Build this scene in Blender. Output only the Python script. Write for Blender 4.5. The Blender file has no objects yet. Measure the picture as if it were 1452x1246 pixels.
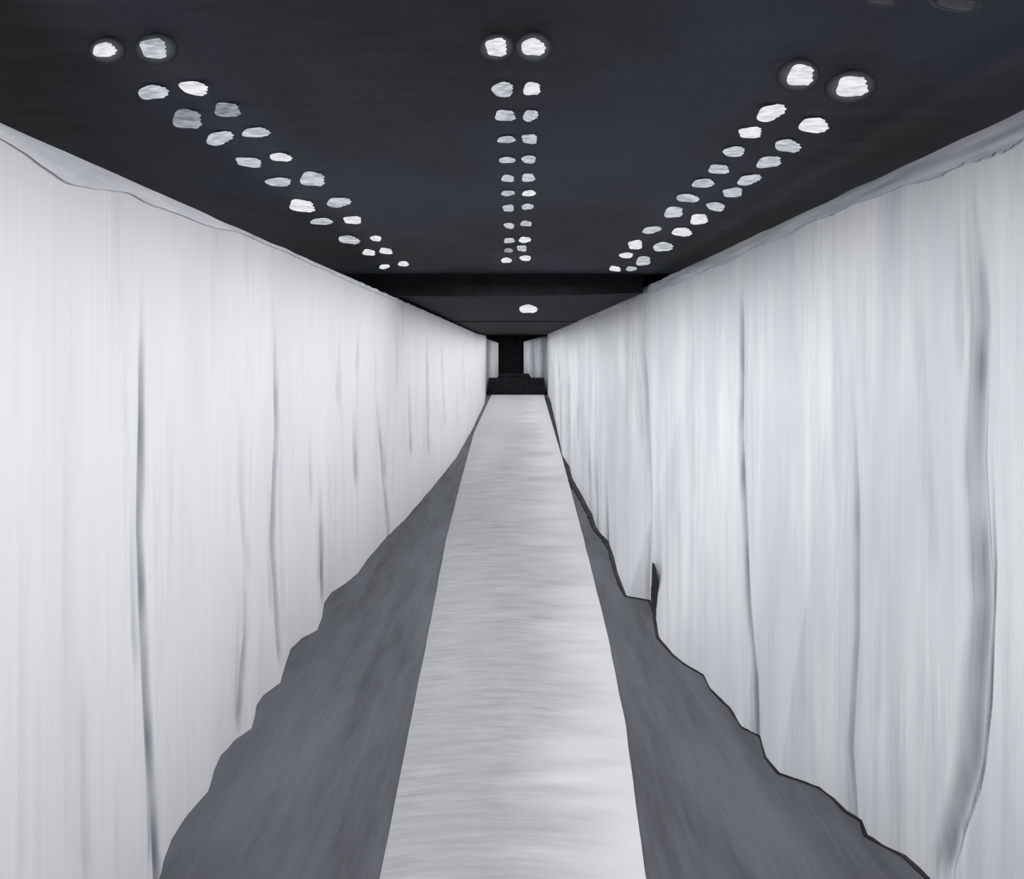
import bpy, bmesh, math, random
from mathutils import Vector, Matrix
from mathutils import noise as mnoise
random.seed(4)
scene=bpy.context.scene
F=1100.0; CX=726.0; HY=495.0; CH=3.5
scene.view_settings.view_transform='Standard'
scene.view_settings.look='None'

# ---------------- helpers
def srgb(r,g,b):
    def c(v):
        v/=255.0
        return v/12.92 if v<=0.04045 else ((v+0.055)/1.055)**2.4
    return (c(r),c(g),c(b),1)
def link(o): scene.collection.objects.link(o); return o
def mesh_obj(name,verts,faces,mat,smooth=False):
    me=bpy.data.meshes.new(name); me.from_pydata(verts,[],faces); me.update()
    bm=bmesh.new(); bm.from_mesh(me); bmesh.ops.recalc_face_normals(bm,faces=bm.faces); bm.to_mesh(me); bm.free()
    if smooth:
        for p in me.polygons: p.use_smooth=True
    me.materials.append(mat)
    return link(bpy.data.objects.new(name,me))
def box(name,x0,x1,y0,y1,z0,z1,mat):
    v=[(x,y,z) for z in (z0,z1) for y in (y0,y1) for x in (x0,x1)]
    f=[(0,1,3,2),(4,5,7,6),(0,1,5,4),(2,3,7,6),(0,2,6,4),(1,3,7,5)]
    return mesh_obj(name,v,f,mat)
def interp(tab,x):
    if x<=tab[0][0]: return tab[0][1]
    for (a,b),(c,d) in zip(tab,tab[1:]):
        if x<=c: return b+(d-b)*(x-a)/(c-a)
    return tab[-1][1]
def smooth(a,b,x):
    t=max(0,min(1,(x-a)/(b-a))); return t*t*(3-2*t)

def streak_mat(name,ca,cb,scale,rough=0.8,detail=4,cc=None,big=None,attr=None,ctone=None,bump=0.0,lo=0.35,hi=0.65,coord='Object',blo=0.45,bhi=0.7,fine=None):
    m=bpy.data.materials.new(name); m.use_nodes=True
    nt=m.node_tree; N=nt.nodes; L=nt.links
    bs=N['Principled BSDF']; bs.inputs['Roughness'].default_value=rough
    bs.inputs['Specular IOR Level'].default_value=0.1
    tc=N.new('ShaderNodeTexCoord'); mp=N.new('ShaderNodeMapping'); mp.inputs['Scale'].default_value=scale
    L.new(tc.outputs[coord],mp.inputs['Vector'])
    n=N.new('ShaderNodeTexNoise'); n.inputs['Scale'].default_value=1; n.inputs['Detail'].default_value=detail
    n.inputs['Roughness'].default_value=0.62
    L.new(mp.outputs[0],n.inputs['Vector'])
    r=N.new('ShaderNodeMapRange'); r.inputs[1].default_value=lo; r.inputs[2].default_value=hi
    L.new(n.outputs['Fac'],r.inputs[0])
    mx=N.new('ShaderNodeMix'); mx.data_type='RGBA'; mx.inputs[6].default_value=ca; mx.inputs[7].default_value=cb
    L.new(r.outputs[0],mx.inputs[0]); out=mx.outputs[2]
    if cc is not None:
        mp2=N.new('ShaderNodeMapping'); mp2.inputs['Scale'].default_value=big
        L.new(tc.outputs[coord],mp2.inputs['Vector'])
        n2=N.new('ShaderNodeTexNoise'); n2.inputs['Scale'].default_value=1; n2.inputs['Detail'].default_value=3
        L.new(mp2.outputs[0],n2.inputs['Vector'])
        r2=N.new('ShaderNodeMapRange'); r2.inputs[1].default_value=blo; r2.inputs[2].default_value=bhi; r2.inputs[4].default_value=0.8
        L.new(n2.outputs['Fac'],r2.inputs[0])
        m2=N.new('ShaderNodeMix'); m2.data_type='RGBA'; m2.inputs[7].default_value=cc
        L.new(r2.outputs[0],m2.inputs[0]); L.new(out,m2.inputs[6]); out=m2.outputs[2]
    if fine:
        fs,fd=fine
        mp3=N.new('ShaderNodeMapping'); mp3.inputs['Scale'].default_value=fs
        L.new(tc.outputs[coord],mp3.inputs['Vector'])
        n3=N.new('ShaderNodeTexNoise'); n3.inputs['Scale'].default_value=1; n3.inputs['Detail'].default_value=2
        L.new(mp3.outputs[0],n3.inputs['Vector'])
        r3=N.new('ShaderNodeMapRange'); r3.inputs[1].default_value=0.3; r3.inputs[2].default_value=0.6; r3.inputs[3].default_value=fd; r3.inputs[4].default_value=1.0
        L.new(n3.outputs['Fac'],r3.inputs[0])
        vm=N.new('ShaderNodeVectorMath'); vm.operation='SCALE'
        L.new(out,vm.inputs[0]); L.new(r3.outputs[0],vm.inputs['Scale']); out=vm.outputs[0]
    if attr:
        at=N.new('ShaderNodeAttribute'); at.attribute_name=attr
        m3=N.new('ShaderNodeMix'); m3.data_type='RGBA'; m3.inputs[7].default_value=ctone
        L.new(at.outputs['Fac'],m3.inputs[0]); L.new(out,m3.inputs[6]); out=m3.outputs[2]
    L.new(out,bs.inputs['Base Color'])
    return m
M_ceil=streak_mat('ceiling_paint',srgb(53,51,54),srgb(62,60,64),(2,6,1),cc=srgb(70,79,92),big=(0.4,0.22,1),fine=((70,70,1),0.72),blo=0.42,bhi=0.68)
M_ceil2=streak_mat('ceiling_dark_panel',srgb(31,33,40),srgb(23,23,27),(0.3,0.9,1))
M_black=streak_mat('matt_black_paint',srgb(26,24,27),srgb(38,36,40),(2,2,2))
M_dark=streak_mat('foot_shadow_slit_black',srgb(34,34,37),srgb(58,59,63),(2,2,2))  # black of the painted curtain-foot shadow, shared with the slit
M_floor=streak_mat('grey_floor',srgb(80,82,87),srgb(96,99,104),(5,0.6,1),cc=srgb(104,108,114),big=(1.2,0.25,1),fine=((30,2,1),0.9))
M_run=streak_mat('white_runway_cloth',srgb(146,146,148),srgb(182,182,183),(1,1,1),cc=srgb(162,162,164),big=(0.6,0.12,1),coord='UV',attr='painted_tone',ctone=srgb(208,209,211),detail=6,lo=0.25,hi=0.75,fine=((3,4,1),0.95))
M_cl=streak_mat('white_curtain_cloth',srgb(210,212,217),srgb(234,235,237),(0.9,0.28,1),cc=srgb(227,228,232),big=(0.3,0.3,1),attr='painted_tone',ctone=srgb(104,110,120),detail=6,lo=0.24,hi=0.45,coord='UV',fine=((7,0.7,1),0.955))  # grey shade of the folds is mixed into the cloth colour
M_cr=streak_mat('pale_curtain_cloth',srgb(193,198,205),srgb(230,232,235),(0.8,0.25,1),cc=srgb(208,212,217),big=(0.2,0.3,1),attr='painted_tone',ctone=srgb(92,98,108),detail=6,lo=0.26,hi=0.56,blo=0.42,bhi=0.62,coord='UV',fine=((7,0.7,1),0.95))
M_hem=streak_mat('curtain_hem_cloth',srgb(208,211,216),srgb(236,237,240),(1,1.5,12))
M_hemr=streak_mat('grey_hem_cloth',srgb(158,164,173),srgb(218,221,226),(1,0.7,18),lo=0.3,hi=0.7)
M_house=streak_mat('lamp_housing_metal',srgb(34,35,38),srgb(42,43,47),(20,20,20),rough=0.8)
M_bezel=streak_mat('lamp_bezel_metal',srgb(74,78,84),srgb(96,100,106),(20,20,20),rough=0.8)
def emit(name,c1,c2,s):
    m=bpy.data.materials.new(name); m.use_nodes=True; nt=m.node_tree; N=nt.nodes; L=nt.links
    bs=N['Principled BSDF']; bs.inputs['Base Color'].default_value=(0.05,0.05,0.05,1)
    tc=N.new('ShaderNodeTexCoord'); mp=N.new('ShaderNodeMapping'); mp.inputs['Scale'].default_value=(1.0,1,3)
    mp.inputs['Rotation'].default_value=(0,0.25,0)
    oi=N.new('ShaderNodeObjectInfo')
    n=N.new('ShaderNodeTexNoise'); n.noise_dimensions='4D'; n.inputs['Scale'].default_value=1.0; n.inputs['Detail'].default_value=3
    ml=N.new('ShaderNodeMath'); ml.operation='MULTIPLY'; ml.inputs[1].default_value=50
    L.new(oi.outputs['Random'],ml.inputs[0]); L.new(ml.outputs[0],n.inputs['W'])
    L.new(tc.outputs['Object'],mp.inputs[0]); L.new(mp.outputs[0],n.inputs['Vector'])
    r=N.new('ShaderNodeMapRange'); r.inputs[1].default_value=0.35; r.inputs[2].default_value=0.62
    L.new(n.outputs['Fac'],r.inputs[0])
    mx=N.new('ShaderNodeMix'); mx.data_type='RGBA'; mx.inputs[6].default_value=c1; mx.inputs[7].default_value=c2
    L.new(r.outputs[0],mx.inputs[0]); L.new(mx.outputs[2],bs.inputs['Emission Color'])
    bs.inputs['Emission Strength'].default_value=s
    return m
def halo_mat():  # lamp halo painted as emission fading outward on an added ring
    m=bpy.data.materials.new('painted_halo'); m.use_nodes=True; nt=m.node_tree; N=nt.nodes; L=nt.links
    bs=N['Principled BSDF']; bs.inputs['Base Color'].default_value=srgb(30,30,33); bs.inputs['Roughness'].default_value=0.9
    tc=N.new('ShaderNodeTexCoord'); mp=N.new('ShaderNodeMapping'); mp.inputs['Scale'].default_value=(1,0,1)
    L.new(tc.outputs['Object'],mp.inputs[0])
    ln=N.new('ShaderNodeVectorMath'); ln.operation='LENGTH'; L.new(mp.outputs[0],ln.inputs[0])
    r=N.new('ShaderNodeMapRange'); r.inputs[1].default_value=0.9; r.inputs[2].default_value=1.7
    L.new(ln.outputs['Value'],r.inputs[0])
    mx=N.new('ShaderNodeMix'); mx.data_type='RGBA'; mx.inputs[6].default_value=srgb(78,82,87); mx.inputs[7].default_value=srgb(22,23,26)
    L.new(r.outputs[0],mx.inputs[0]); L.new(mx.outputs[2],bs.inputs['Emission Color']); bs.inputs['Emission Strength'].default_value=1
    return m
M_halo=halo_mat()
M_e={'b':emit('lens_bright',srgb(200,203,207),srgb(240,241,242),1.0),
     'm':emit('lens_medium',srgb(148,154,162),srgb(206,210,216),1.0),
     'd':emit('lens_dim',srgb(104,108,114),srgb(160,163,169),1.0),
     'o':emit('lens_off',srgb(30,33,38),srgb(38,42,49),1.0)}

def struct(o,label,cat):
    o['kind']='structure'; o['label']=label; o['category']=cat; return o

# ---------------- room shell
XW=4.6; YB=-6; YE=62.5
struct(box('floor',-XW,XW,YB,YE,-0.15,0,M_floor),'matt slate-grey floor beside the white runway','floor')
struct(box('ceiling',-XW,XW,YB,15.4,5.0,5.15,M_ceil),'near-black ceiling carrying paired spotlights','ceiling')
struct(box('wall_left',-XW-0.15,-XW,YB,YE,0,5.15,M_black),'dark wall behind the white curtain','wall')
struct(box('wall_right',XW,XW+0.15,YB,YE,0,5.15,M_black),'dark wall behind the pale curtain','wall')
struct(box('wall_back',-XW,XW,YE,YE+0.15,0,5.15,M_black),'black end wall behind the corridor exit','wall')
struct(box('ceiling.001',-XW,2.6,15.55,31,4.62,4.72,M_ceil2),'lower dark grey-blue ceiling section','ceiling')
struct(box('ceiling.002',-XW,2.6,31.15,YE,4.6,4.7,M_black),'black lowered ceiling near the exit','ceiling')
struct(box('ceiling.003',-XW,XW,15.4,YE,5.02,5.15,M_black),'black upper ceiling above lowered panels','ceiling')
def beam(name,y0,y1,ztop,zb,sag,x0,x1,mat):
    n=40; v=[];f=[]
    for i in range(n+1):
        x=x0+(x1-x0)*i/n; s=sag*(1-((x-(x0+x1)/2)/((x1-x0)/2))**2)
        z=zb-s
        v+=[(x,y0,z),(x,y1,z),(x,y1,ztop),(x,y0,ztop)]
    for i in range(n):
        a=i*4
        for k in range(4): f.append((a+k,a+(k+1)%4,a+4+(k+1)%4,a+4+k))
    f+= [(0,1,2,3),(n*4+3,n*4+2,n*4+1,n*4)]
    return mesh_obj(name,v,f,mat)
struct(beam('trim_1',15.4,15.55,5.0,4.62,0.07,-XW,2.6,M_black),'black header beam across the corridor ceiling','beam')
struct(beam('trim_2',31.0,31.15,4.72,4.59,0.0,-XW,2.6,M_black),'black header beam closing the grey ceiling','beam')

# ---------------- runway
def fl(px,py):
    d=CH*F/(py-HY); return d,(px-CX)/F*d
RL=sorted([(1.0,-0.8)]+[fl(*p) for p in [(540,1246),(578,1050),(613,872),(632,770),(652,690),(672,615),(697,560)]])
RR=sorted([(1.0,0.8)]+[fl(*p) for p in [(915,1246),(888,1040),(862,905),(826,760),(797,650),(780,592),(771,560)]])
v=[];f=[];ys=[-5]
y=1.0
while y<59: ys.append(y); y+=0.03+0.01*y
ys.append(59.0)
NX=24
att=[];uvv=[]
for y in ys:
    l=interp(RL,y)+0.008*mnoise.noise(Vector((y*1.3,0,0))); r=interp(RR,y)+0.008*mnoise.noise(Vector((y*1.3,5,0)))
    for i in range(NX+1):
        u=i/NX
        v.append((l+(r-l)*u,y,0.035+0.004*mnoise.noise(Vector((i*0.2,y*1.5,2)))))
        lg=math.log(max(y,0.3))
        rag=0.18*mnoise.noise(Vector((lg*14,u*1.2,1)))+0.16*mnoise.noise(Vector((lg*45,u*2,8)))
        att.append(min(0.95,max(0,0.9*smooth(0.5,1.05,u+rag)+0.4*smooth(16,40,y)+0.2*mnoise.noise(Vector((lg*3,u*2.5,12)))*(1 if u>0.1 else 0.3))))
        uvv.append((u*3.5,75*lg+7*(u-0.4)**2))
    v.append((l,y,0.002)); v.append((r,y,0.002)); att+=[0,0.5]; uvv+=[uvv[-NX-1],uvv[-1]]
W=NX+3
for j in range(len(ys)-1):
    a=j*W;b=a+W
    for i in range(NX): f.append((a+i,a+i+1,b+i+1,b+i))
    f.append((a+NX+1,a,b,b+NX+1)); f.append((a+NX,a+NX+2,b+NX+2,b+NX))
    f.append((a+NX+1,b+NX+1,b+NX+2,a+NX+2))
rw=mesh_obj('runway',v,f,M_run,False)
a_=rw.data.attributes.new('painted_tone','FLOAT','POINT'); a_.data.foreach_set('value',att)
def setuv(o,uvs):
    uvl=o.data.uv_layers.new(name='UVMap')
    for lp in o.data.loops: uvl.data[lp.index].uv=uvs[lp.vertex_index]
setuv(rw,uvv)
rw['label']='long silvery white cloth runway laid down the grey floor'; rw['category']='runway'

# ---------------- curtains
LB=[(226,1246),(232,1220),(243,1190),(266,1155),(295,1122),(299,1108),(303,1092),(312,1070),(332,1050),(356,1033),(360,1018),(363,1000),(374,985),(398,968),(404,945),(412,920),(428,905),(450,893),(457,875),(460,855),(470,840),(490,827),(508,812),(522,792),(540,770),(575,735),(610,695),(646,650),(668,612),(681,585),(687,572)]
RB=[(1318,1246),(1285,1215),(1255,1200),(1230,1186),(1222,1165),(1200,1152),(1180,1132),(1163,1118),(1130,1106),(1105,1098),(1086,1075),(1078,1045),(1052,1032),(1035,1005),(1008,978),(998,958),(975,945),(955,930),(934,905),(929,870),(923,852),(888,846),(876,815),(870,790),(862,768),(846,750),(838,728),(828,708),(812,680),(806,660),(797,645),(790,610),(781,570)]
def mk_tab(pts,side,x0,xe):
    t=[fl(*p) for p in pts]; t.sort()
    return [(-6,x0),(4.6,x0)]+t+[(58.5,xe),(62,xe)]
TL=mk_tab(LB,-1,-2.35,-1.98); TR=mk_tab(RB,1,2.76,2.72)
XT={-1:-2.33,1:2.73}; ZT={-1:CH+0.437*2.33,1:CH+0.463*2.73}
def rail(side,d):
    # left rail bends gently toward the exit over its last metres
    return XT[side]+(0.33*smooth(50,60,d) if side<0 else 0)
def surf(side,d,z):
    T=TL if side<0 else TR
    t=1-z/ZT[side]
    r=rail(side,d)
    return r+(interp(T,d)-r)*t**1.4
def col(side,s,z):
    # fabric hanging from rail station s flares toward the aisle as it falls
    if s<3.0: return s
    lo,hi=s*0.5,min(60.3,s*1.35)
    R=rail(side,s)/s
    for _ in range(22):
        m=(lo+hi)/2
        if surf(side,m,z)/m/R>1: lo=m
        else: hi=m
    return (lo+hi)/2
def onwall(side,px,py):
    s=min(60,F*XT[side]/(px-CX)); d=s
    for _ in range(12):
        z=min(ZT[side],max(0,CH-(py-HY)*d/F)); d=0.5*d+0.5*col(side,s,z)
    return s,z
GL=[([(200,390),(200,600),(197,750),(205,950),(213,1100),(222,1245)],3.0,.02,.75),
    ([(183,720),(188,900),(190,930)],3,.01,.4),([(207,940),(211,1200)],3,.0,.6),([(196,470),(193,900)],7,.0,.2),
    ([(345,810),(347,900),(337,1020)],2.5,.02,.6),([(338,830),(333,1010)],3,0,.3),
    ([(388,430),(392,600),(385,760),(395,925)],2.2,.02,.5),([(380,700),(382,850)],4,.01,.28),([(396,600),(398,900)],3,0,.2),
    ([(338,560),(340,700),(348,800)],3.5,.01,.2),
    ([(454,680),(455,750),(457,850)],1.8,.02,.75),([(449,700),(451,820)],3.5,0,.3),
    ([(438,600),(440,700)],2,.01,.3),
    ([(500,580),(503,675)],1.8,.02,.55),
    ([(533,560),(550,752)],1.5,.02,.5),
    ([(578,530),(582,640)],1.5,.02,.4),([(604,470),(607,640)],1.5,.02,.35),([(510,450),(505,520)],2,.02,.3),
    ([(545,600),(545,680)],1.5,.02,.4),([(625,480),(630,600)],1.3,.02,.25),
    ([(90,260),(95,1200)],10,.01,.06),([(110,900),(118,1240)],6,.01,.2),([(480,470),(478,560)],2.2,.02,.22),
    ([(28,700),(28,1240)],5,.01,.1),([(655,480),(658,560)],1.2,0,.2),([(560,450),(562,540)],1.6,0,.2)]
FB=[(1380,235),(1393,450),(1384,650),(1395,850),(1380,1080),(1343,1225)]
GR=[(FB,9,.04,.58),([(x-12,y) for x,y in FB],2,0,.5),([(x+10,y) for x,y in FB[1:]],2.4,0,.8),
    ([(1407,640),(1410,800),(1402,1000),(1385,1120),(1360,1180)],2.0,.01,.95),([(x-4,y) for x,y in FB],2.2,0,.68),
    ([(1055,390),(1053,620),(1062,850),(1073,960),(1075,1045)],2.3,.02,.8),([(1067,900),(1069,1040)],2.2,.01,.5),([(1061,420),(1060,800)],4,0,.2),
    ([(1208,530),(1215,700),(1215,900),(1205,1060),(1212,1165)],2.6,.02,.5),
    ([(1198,1020),(1205,1150)],3,.01,.4),([(1222,600),(1222,1000)],6,0,.15),
    ([(1300,300),(1315,600),(1330,800)],8,.01,.15),([(1360,240),(1365,500)],5,.01,.28),
    ([(1130,400),(1140,700),(1140,1000)],7,.01,.1),([(1245,600),(1250,1000)],7,.01,.1),
    ([(912,470),(920,600),(924,720),(920,850)],2.6,.02,.4),([(905,500),(912,620)],3.5,.01,.25),
    ([(862,680),(862,768)],1.6,.02,.95),([(846,640),(848,745)],1.5,.02,.75),([(822,530),(820,620)],1.5,.02,.4),
    ([(834,600),(838,715)],1.4,.02,.45),([(808,520),(807,660)],1.4,.02,.4),([(980,430),(985,700)],4,.01,.12),
    ([(793,500),(797,640)],1.3,0,.35)]
def mkg(side,G):
    out=[]
    for pts,w,dep,shade in G:
        c=sorted([tuple(reversed(onwall(side,px,py))) for px,py in pts])
        out.append((c,w,dep,shade))
    return out
HEM={-1:[(2,.1),(3.5,.08),(3.8,.11),(4.09,.155),(4.45,.12),(4.7,.08),(5.3,.085),(6.0,.08),(6.6,.03),(8,.03),(12,.06),(60,.08)],
     1:[(2,.17),(4.1,.17),(6.3,.12),(9.3,.15),(13,.2),(30,.22),(60,.18)]}
def curtain(name,side,G,mat):
    G=mkg(side,G); X0=abs(XT[side])
    ds=[];d=-5.0
    while d<60.0:
        ds.append(d)
        dd=d if d>3 else 3
        d+= 0.08 if d<2.8 else min(0.25,0.9*dd*dd/(F*X0))
    ds.append(60.0)
    NZ=90; v=[];cr=[];uvs=[]
    for s in ds:
        uu_=20*math.log(s) if s>3 else 20*(math.log(3)+(s-3)/3)
        for k in range(NZ+1):
            z=ZT[side]*k/NZ; t=1-z/ZT[side]
            d=col(side,s,z)
            x=surf(side,d,z) if s>=3 else XT[side]
            amp=(0.006+0.012*t)
            x+=amp*mnoise.noise(Vector((uu_*0.45+0.1*z,z*0.12,side*7)))+0.4*amp*mnoise.noise(Vector((uu_*1.4,z*0.15,side*3)))
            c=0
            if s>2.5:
                for tab,w,dep,shade in G:
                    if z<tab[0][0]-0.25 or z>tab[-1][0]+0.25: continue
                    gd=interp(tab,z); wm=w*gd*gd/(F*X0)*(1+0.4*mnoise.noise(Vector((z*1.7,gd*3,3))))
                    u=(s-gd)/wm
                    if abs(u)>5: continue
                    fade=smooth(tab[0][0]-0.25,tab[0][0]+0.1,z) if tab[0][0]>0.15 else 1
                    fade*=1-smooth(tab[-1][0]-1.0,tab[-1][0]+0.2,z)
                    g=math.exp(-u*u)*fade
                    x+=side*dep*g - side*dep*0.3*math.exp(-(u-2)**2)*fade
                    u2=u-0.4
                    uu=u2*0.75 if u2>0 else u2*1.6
                    c=max(c,shade*math.exp(-uu*uu)*fade*(0.85+0.5*mnoise.noise(Vector((z*2.5,uu_*3,5)))))  # fold shadow painted as grey on top of the shallow relief
            zz=z
            if k==NZ: zz+=0.012*mnoise.noise(Vector((s*1.7,9,side)))+(0.02*mnoise.noise(Vector((uu_*1.5,2,side))) if s>12 else 0)
            v.append((x,d,zz+(0.001 if k==0 else 0))); cr.append(max(0,min(1,c))); uvs.append((uu_,z))
    W=NZ+1; f=[]
    for j in range(len(ds)-1):
        for k in range(NZ): f.append((j*W+k,(j+1)*W+k,(j+1)*W+k+1,j*W+k+1))
    body=mesh_obj('cloth',v,f,mat,True)
    a=body.data.attributes.new('painted_tone','FLOAT','POINT'); a.data.foreach_set('value',cr)
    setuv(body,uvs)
    e=link(bpy.data.objects.new(name,None)); e.location=(XT[side],27,0); e.empty_display_size=0.3
    def par(o):
        o.parent=e; o.matrix_parent_inverse=Matrix.Translation(-e.location)
    par(body)
    hv=[];hf=[]
    for j,d in enumerate(ds):
        lg=math.log(max(d,1))
        hgt=interp(HEM[side],d)*(1+0.25*mnoise.noise(Vector((lg*9,3,side)))+(0.14*mnoise.noise(Vector((lg*75,6,side))) if side>0 else 0.06*mnoise.noise(Vector((lg*40,6,side)))))
        zt=v[j*W+NZ][2]
        for k in range(7):
            t=k/6; bulge=math.sin(math.pi*t)*0.006
            hv.append((rail(side,d)-side*(0.014+bulge)+0.003*mnoise.noise(Vector((d*0.8,t*2,4))),d,zt+0.006-hgt*t))
    for j in range(len(ds)-1):
        for k in range(6): hf.append((j*7+k,(j+1)*7+k,(j+1)*7+k+1,j*7+k+1))
    hem=mesh_obj('top_hem',hv,hf,M_hem if side<0 else M_hemr,True); hem['label']='folded hem strip along the curtain top'; par(hem)
    return e,par
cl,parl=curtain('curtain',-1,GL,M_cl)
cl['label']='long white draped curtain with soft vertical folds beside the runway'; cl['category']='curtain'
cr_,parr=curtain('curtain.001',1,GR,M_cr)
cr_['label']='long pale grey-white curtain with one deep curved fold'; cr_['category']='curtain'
def band(tab,side,wf,name,par):  # dark strip laid in place of the shadow at the curtain foot
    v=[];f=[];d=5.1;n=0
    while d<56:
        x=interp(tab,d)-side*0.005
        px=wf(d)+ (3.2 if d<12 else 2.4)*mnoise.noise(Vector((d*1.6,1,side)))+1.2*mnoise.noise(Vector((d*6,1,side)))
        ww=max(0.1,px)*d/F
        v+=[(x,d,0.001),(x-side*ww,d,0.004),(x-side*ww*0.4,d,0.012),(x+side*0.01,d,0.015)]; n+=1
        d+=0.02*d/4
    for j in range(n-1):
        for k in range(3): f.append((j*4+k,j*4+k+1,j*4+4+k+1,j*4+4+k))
    o=mesh_obj(name,v,f,M_dark,True); o['label']='black strip in place of the shadow along the curtain foot'; par(o)
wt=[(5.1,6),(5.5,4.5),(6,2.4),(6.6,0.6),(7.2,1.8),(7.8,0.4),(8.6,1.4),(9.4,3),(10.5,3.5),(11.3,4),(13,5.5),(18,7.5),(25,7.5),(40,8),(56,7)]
band(TR,1,lambda d:interp(wt,d),'foot_shadow',parr)
v=[];f=[]
pr=[(793,927,1),(798,928,3),(806,928,4.2),(830,927.5,4.5),(850,927,4.2),(875,929,3),(890,931,2),(903,933,1)]
for py,px,w in pr:
    s,z=onwall(1,px,py); d=col(1,s,z); x=surf(1,d,z); n_=0.03
    for q,off in ((-1,0),(0,-0.012),(1,0)):
        pxx=px-q*w; X_=x-n_
        v.append((X_+off,F*X_/(pxx-CX),z))
for j in range(len(pr)-1):
    for k in range(2): f.append((j*3+k,j*3+k+1,j*3+4+k,j*3+3+k))
s=mesh_obj('slit',v,f,M_dark,True); s['label']='narrow black opening low in the curtain'; parr(s)

# ---------------- corridor end
def panel(name,x0,x1,y,z0,zo,zi,mat,lab,n=60):
    v=[];f=[];nz=14
    for i in range(n+1):
        t=i/n
        x=x0+(x1-x0)*t
        z1=zi+(zo-zi)*min(1,max(0,(abs(x)-0.95)/1.5))
        for k in range(nz+1):
            s=k/nz
            v.append((x,y+0.07*math.sin(t*22+0.6*math.sin(t*7))*(1.2-0.5*s),z0+0.05*(1+math.sin(t*9))*(1-s)+(z1-z0)*s))
    for i in range(n):
        for k in range(nz): f.append((i*(nz+1)+k,(i+1)*(nz+1)+k,(i+1)*(nz+1)+k+1,i*(nz+1)+k+1))
    o=mesh_obj(name,v,f,mat,True); o['label']=lab; o['category']='curtain'
    md=o.modifiers.new('thick','SOLIDIFY'); md.thickness=0.02
    return o
panel('end_curtain',-4.2,-1.08,61.2,0.03,4.5,3.95,streak_mat('end_cloth_grey',srgb(226,229,234),srgb(250,250,252),(5,1,0.4)),'pale grey curtain closing the corridor beside exit')
panel('end_curtain.001',0.92,3.6,61.2,0.03,4.5,4.1,streak_mat('end_cloth_blue',srgb(190,198,208),srgb(240,243,247),(5,1,0.4)),'bluish grey curtain flanking the dark exit')
st=link(bpy.data.objects.new('stage_block',None)); st.location=(0.3,59.8,0)
def sblock(name,x0,x1,y0,y1,z0,z1,tp):
    v=[(x0,y0,z0),(x1,y0,z0),(x1,y1,z0),(x0,y1,z0),(x0+tp,y0,z1),(x1-tp,y0,z1),(x1-tp,y1,z1),(x0+tp,y1,z1)]
    f=[(0,1,2,3),(4,5,6,7),(0,1,5,4),(1,2,6,5),(2,3,7,6),(3,0,4,7)]
    o=mesh_obj(name,v,f,M_black); b=o.modifiers.new('b','BEVEL'); b.width=0.05; b.segments=2
    o.parent=st; o.matrix_parent_inverse=Matrix.Translation(-st.location); return o
sblock('base',-1.88,2.55,59.2,60.8,0,1.28,0.08)
sblock('top_ledge',-1.15,1.5,59.7,60.8,1.28,1.6,0.2)
st['label']='low black stepped block closing the runway end'; st['category']='stage block'

# ---------------- spotlights
L_=[(148,71,32,20,'b'),(218,69,38,24,'m'),(217,131,40,20,'m'),(275,125,40,18,'b'),(265,169,42,24,'d'),(322,156,36,18,'d'),(311,196,38,18,'m'),(363,188,36,14,'m'),(353,230,36,12,'m'),(398,223,30,12,'b'),(395,258,36,12,'m'),(443,254,34,18,'m'),(428,292,36,16,'b'),(480,287,32,14,'m'),(456,314,30,10,'m'),(500,312,26,10,'b'),(495,340,28,12,'m'),(533,338,16,8,'b'),(523,358,18,8,'b'),(547,356,18,8,'b'),(545,378,14,7,'b'),(572,374,14,8,'b')]
C_=[(704,67,30,22,'b'),(756,67,32,24,'b'),(713,127,30,20,'m'),(754,126,24,16,'b'),(716,164,28,14,'m'),(752,164,20,16,'m'),(718,198,24,10,'m'),(751,197,22,12,'m'),(719,227,22,9,'m'),(750,226,20,11,'m'),(720,253,18,9,'m'),(749,252,18,11,'m'),(720,274,18,8,'m'),(750,274,18,9,'b'),(721,295,16,9,'m'),(748,293,16,9,'m'),(722,320,15,8,'m'),(746,317,16,7,'m'),(722,341,15,7,'m'),(744,340,16,9,'b'),(721,355,12,7,'d'),(740,352,14,8,'m'),(718,369,14,8,'b'),(745,366,16,8,'b')]
R_=[(1135,107,38,26,'b'),(1208,123,42,26,'b'),(1093,160,38,22,'b'),(1154,178,38,22,'b'),(1064,188,32,14,'b'),(1117,207,34,18,'m'),(1041,215,30,14,'m'),(1090,230,34,14,'m'),(1019,240,28,12,'m'),(1062,255,32,14,'m'),(997,260,30,13,'m'),(1039,273,28,12,'m'),(975,281,30,12,'m'),(1015,293,26,12,'m'),(955,301,26,14,'m'),(991,311,24,14,'b'),(924,326,26,10,'m'),(967,329,26,13,'b'),(901,347,20,12,'b'),(940,350,26,14,'m'),(888,362,20,8,'b'),(912,370,20,12,'m'),(872,381,16,7,'b'),(895,381,14,7,'m')]
O_=[(1250,1,34,12,'o'),(1356,2,62,20,'o')]
def se(n,p,jit,seed,shear=0.0):
    rnd=random.Random(seed); out=[]
    ph=[rnd.uniform(0,6.28) for _ in range(4)]
    for i in range(n):
        a=2*math.pi*i/n; c,s=math.cos(a),math.sin(a)
        r=(abs(c)**p+abs(s)**p)**(-1/p)
        r*=1+jit*(0.5*math.sin(2*a+ph[0])+0.4*math.sin(3*a+ph[1])+0.25*math.sin(5*a+ph[2])+0.5*math.sin(13*a+ph[3])*max(0,c))
        x=c*r; z=s*r
        out.append((x+shear*z,z-0.25*shear*x))
    return out
NL=60
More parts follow.
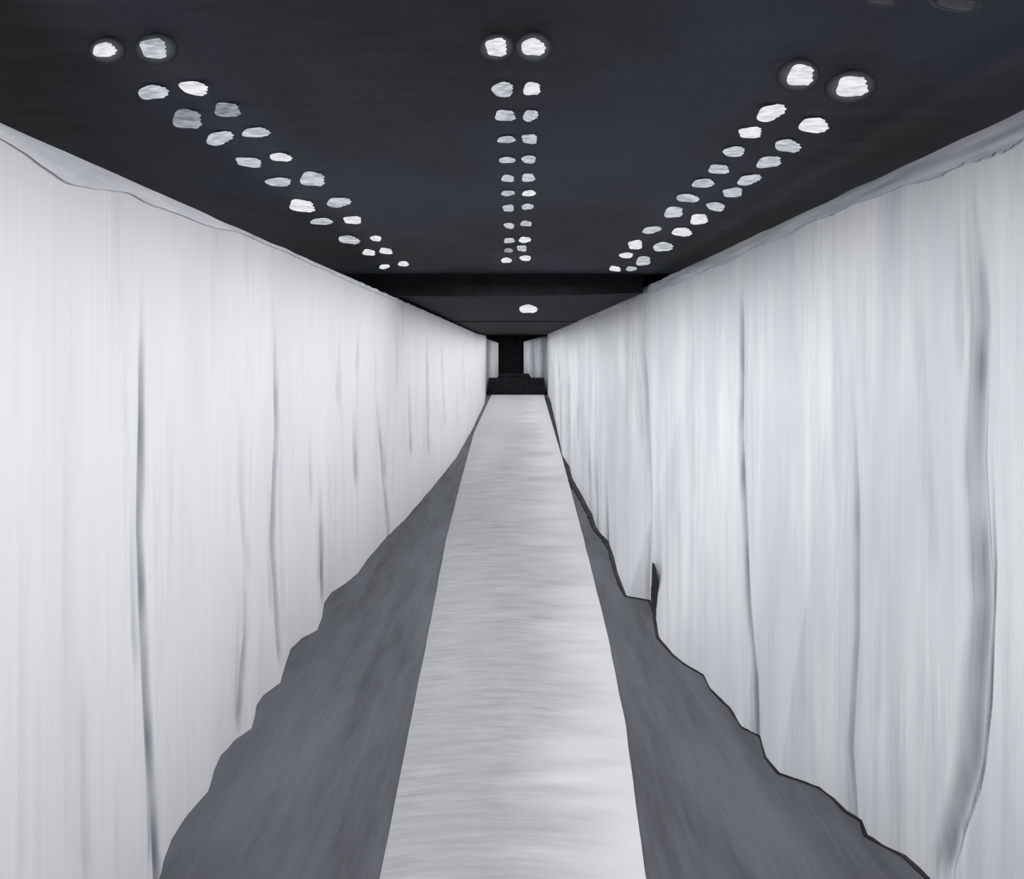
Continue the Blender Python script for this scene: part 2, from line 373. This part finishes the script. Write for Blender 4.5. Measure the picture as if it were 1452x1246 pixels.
def lens_mesh(seed,mat):
    rnd=random.Random(seed*13)
    o=se(NL,rnd.choice([2.2,2.8,3.6]),0.14,seed,rnd.uniform(-0.1,0.35)); v=[(0,-0.18,0)];f=[]
    for k,(sc,y) in enumerate([(0.5,-0.15),(0.85,-0.08),(1,0)]):
        v+=[(x*sc,y,z*sc) for x,z in o]
    for i in range(NL):
        j=(i+1)%NL
        f.append((0,1+i,1+j))
        for k in range(2): f.append((1+k*NL+i,1+(k+1)*NL+i,1+(k+1)*NL+j,1+k*NL+j))
    me=bpy.data.meshes.new('lens'); me.from_pydata(v,[],f); me.materials.append(mat)
    for p in me.polygons: p.use_smooth=True
    return me
LM={k:[lens_mesh(i*7+3,M_e[k]) for i in range(7)] for k in M_e}
def lathe(name,prof,mat,p=2.6,cap=True):
    o=se(32,p,0,1); v=[];f=[]
    for s,y in prof: v+=[(x*s,y,z*s) for x,z in o]
    for k in range(len(prof)-1):
        for i in range(32):
            j=(i+1)%32; f.append((k*32+i,(k+1)*32+i,(k+1)*32+j,k*32+j))
    if cap: f.append(tuple(range((len(prof)-1)*32,len(prof)*32)))
    me=bpy.data.meshes.new(name); me.from_pydata(v,[],f); me.materials.append(mat)
    for q in me.polygons: q.use_smooth=True
    return me
HM=lathe('housing',[(0.72,0.02),(0.75,0.3),(0.7,0.8),(0.35,1.1)],M_house)
ZM=lathe('halo_or_bezel_ring',[(0.7,0.15),(1.0,0.22),(1.35,0.3),(1.75,0.4),(1.35,0.5),(0.7,0.45)],M_halo,p=2.0,cap=False)
ZMo=lathe('halo_or_bezel_ring',[(1.0,0.0),(1.2,-0.05),(1.3,0.06),(1.1,0.24)],M_bezel,p=2.1,cap=False)
def br_mesh():
    v=[];f=[]
    for z,r in [(0,0.03),(-0.008,0.03),(-0.012,0.012),(-1.0,0.012)]:
        v+=[(r*math.cos(a*math.pi/6),r*math.sin(a*math.pi/6),z) for a in range(12)]
    for k in range(3):
        for i in range(12):
            j=(i+1)%12; f.append((k*12+i,k*12+j,k*12+12+j,k*12+12+i))
    me=bpy.data.meshes.new('bracket'); me.from_pydata(v,[],f); me.materials.append(M_ceil); return me
BM=br_mesh()
cnt=[0]
DESC={'b':'small bright white spotlight in a dark ceiling housing','m':'small soft white spotlight in a dark ceiling housing','d':'dim greyish spotlight in a dark ceiling housing','o':'unlit bluish-dark spotlight on the black ceiling'}
def lamp(px,py,w,h,b,zc,grp):
    clear=zc-CH
    drop=0.07; near=(h>=20 and b in 'bm' and py<125)
    for _ in range(6):
        d=F*(clear-drop)/(HY-py); hz=h*d/F; drop=hz*(0.92 if near else 0.5)+0.008
    d=F*(clear-drop)/(HY-py)
    X=(px-CX)*d/F; wx=w*d/F
    e=link(bpy.data.objects.new('ceiling_spotlight',None)); e.location=(X,d+0.045,zc); e.empty_display_size=0.1
    e['label']=DESC[b]; e['category']='spotlight'; e['group']=grp
    if near: e['label']='bright ceiling spotlight with the halo painted as a faintly glowing grey collar'
    rx=math.radians(18); ry=math.radians(random.uniform(-7,7)); rz=math.radians(random.uniform(-6,6))
    i=cnt[0]; cnt[0]+=1
    parts=[link(bpy.data.objects.new('lens',LM[b][(i*3)%7])),link(bpy.data.objects.new('housing',HM))]
    if b=='o': parts.append(link(bpy.data.objects.new('halo_or_bezel_ring',ZMo)))
    if near: parts.append(link(bpy.data.objects.new('halo_or_bezel_ring',ZM)))
    for o in parts:
        o.parent=e; o.location=(0,-0.045,-drop); o.rotation_euler=(rx,ry,rz)
        o.scale=(wx/2,0.06,hz/2)
    br=link(bpy.data.objects.new('bracket',BM)); br.parent=e; br.scale=(1,1,drop)
for lst,g in ((L_,'paired spotlights on the outer ceiling row'),(C_,'paired spotlights on the middle ceiling row'),(R_,'paired spotlights on the opposite ceiling row'),(O_,'unlit ceiling spotlights')):
    for t in lst: lamp(*t,5.0,g)
lamp(749,438,24,13,'b',4.62,'single spotlight on lowered ceiling')

# ---------------- light
def area(x,y,z,sx,sy,power,rot=(0,0,0),col=(1,1,1)):
    l=bpy.data.lights.new('downlight_and_fill','AREA'); l.shape='RECTANGLE'; l.size=sx; l.size_y=sy; l.energy=power; l.color=col
    o=link(bpy.data.objects.new('downlight_and_fill',l)); o.location=(x,y,z); o.rotation_euler=rot; return o
area(0.1,5,4.8,2.6,20,530)
area(0.1,38,4.5,2.6,44,930)
for sx in (-3.7,3.9): area(sx,5,3.6,0.9,20,65,rot=(math.pi,0,0))  # added uplights, unseen behind the curtains, brighten the ceiling sides
w=bpy.data.worlds.new('w'); scene.world=w; w.use_nodes=True
w.node_tree.nodes['Background'].inputs[0].default_value=(0.99,0.99,1,1); w.node_tree.nodes['Background'].inputs[1].default_value=0.78

cam=bpy.data.cameras.new('camera'); co=link(bpy.data.objects.new('camera',cam))
co.location=(0,0,CH); co.rotation_euler=(math.radians(90),0,0)
cam.sensor_fit='HORIZONTAL'; cam.sensor_width=36; cam.lens=F/1452*36; cam.shift_y=-(623-HY)/1452; cam.clip_end=200; cam.clip_start=0.05
scene.camera=co
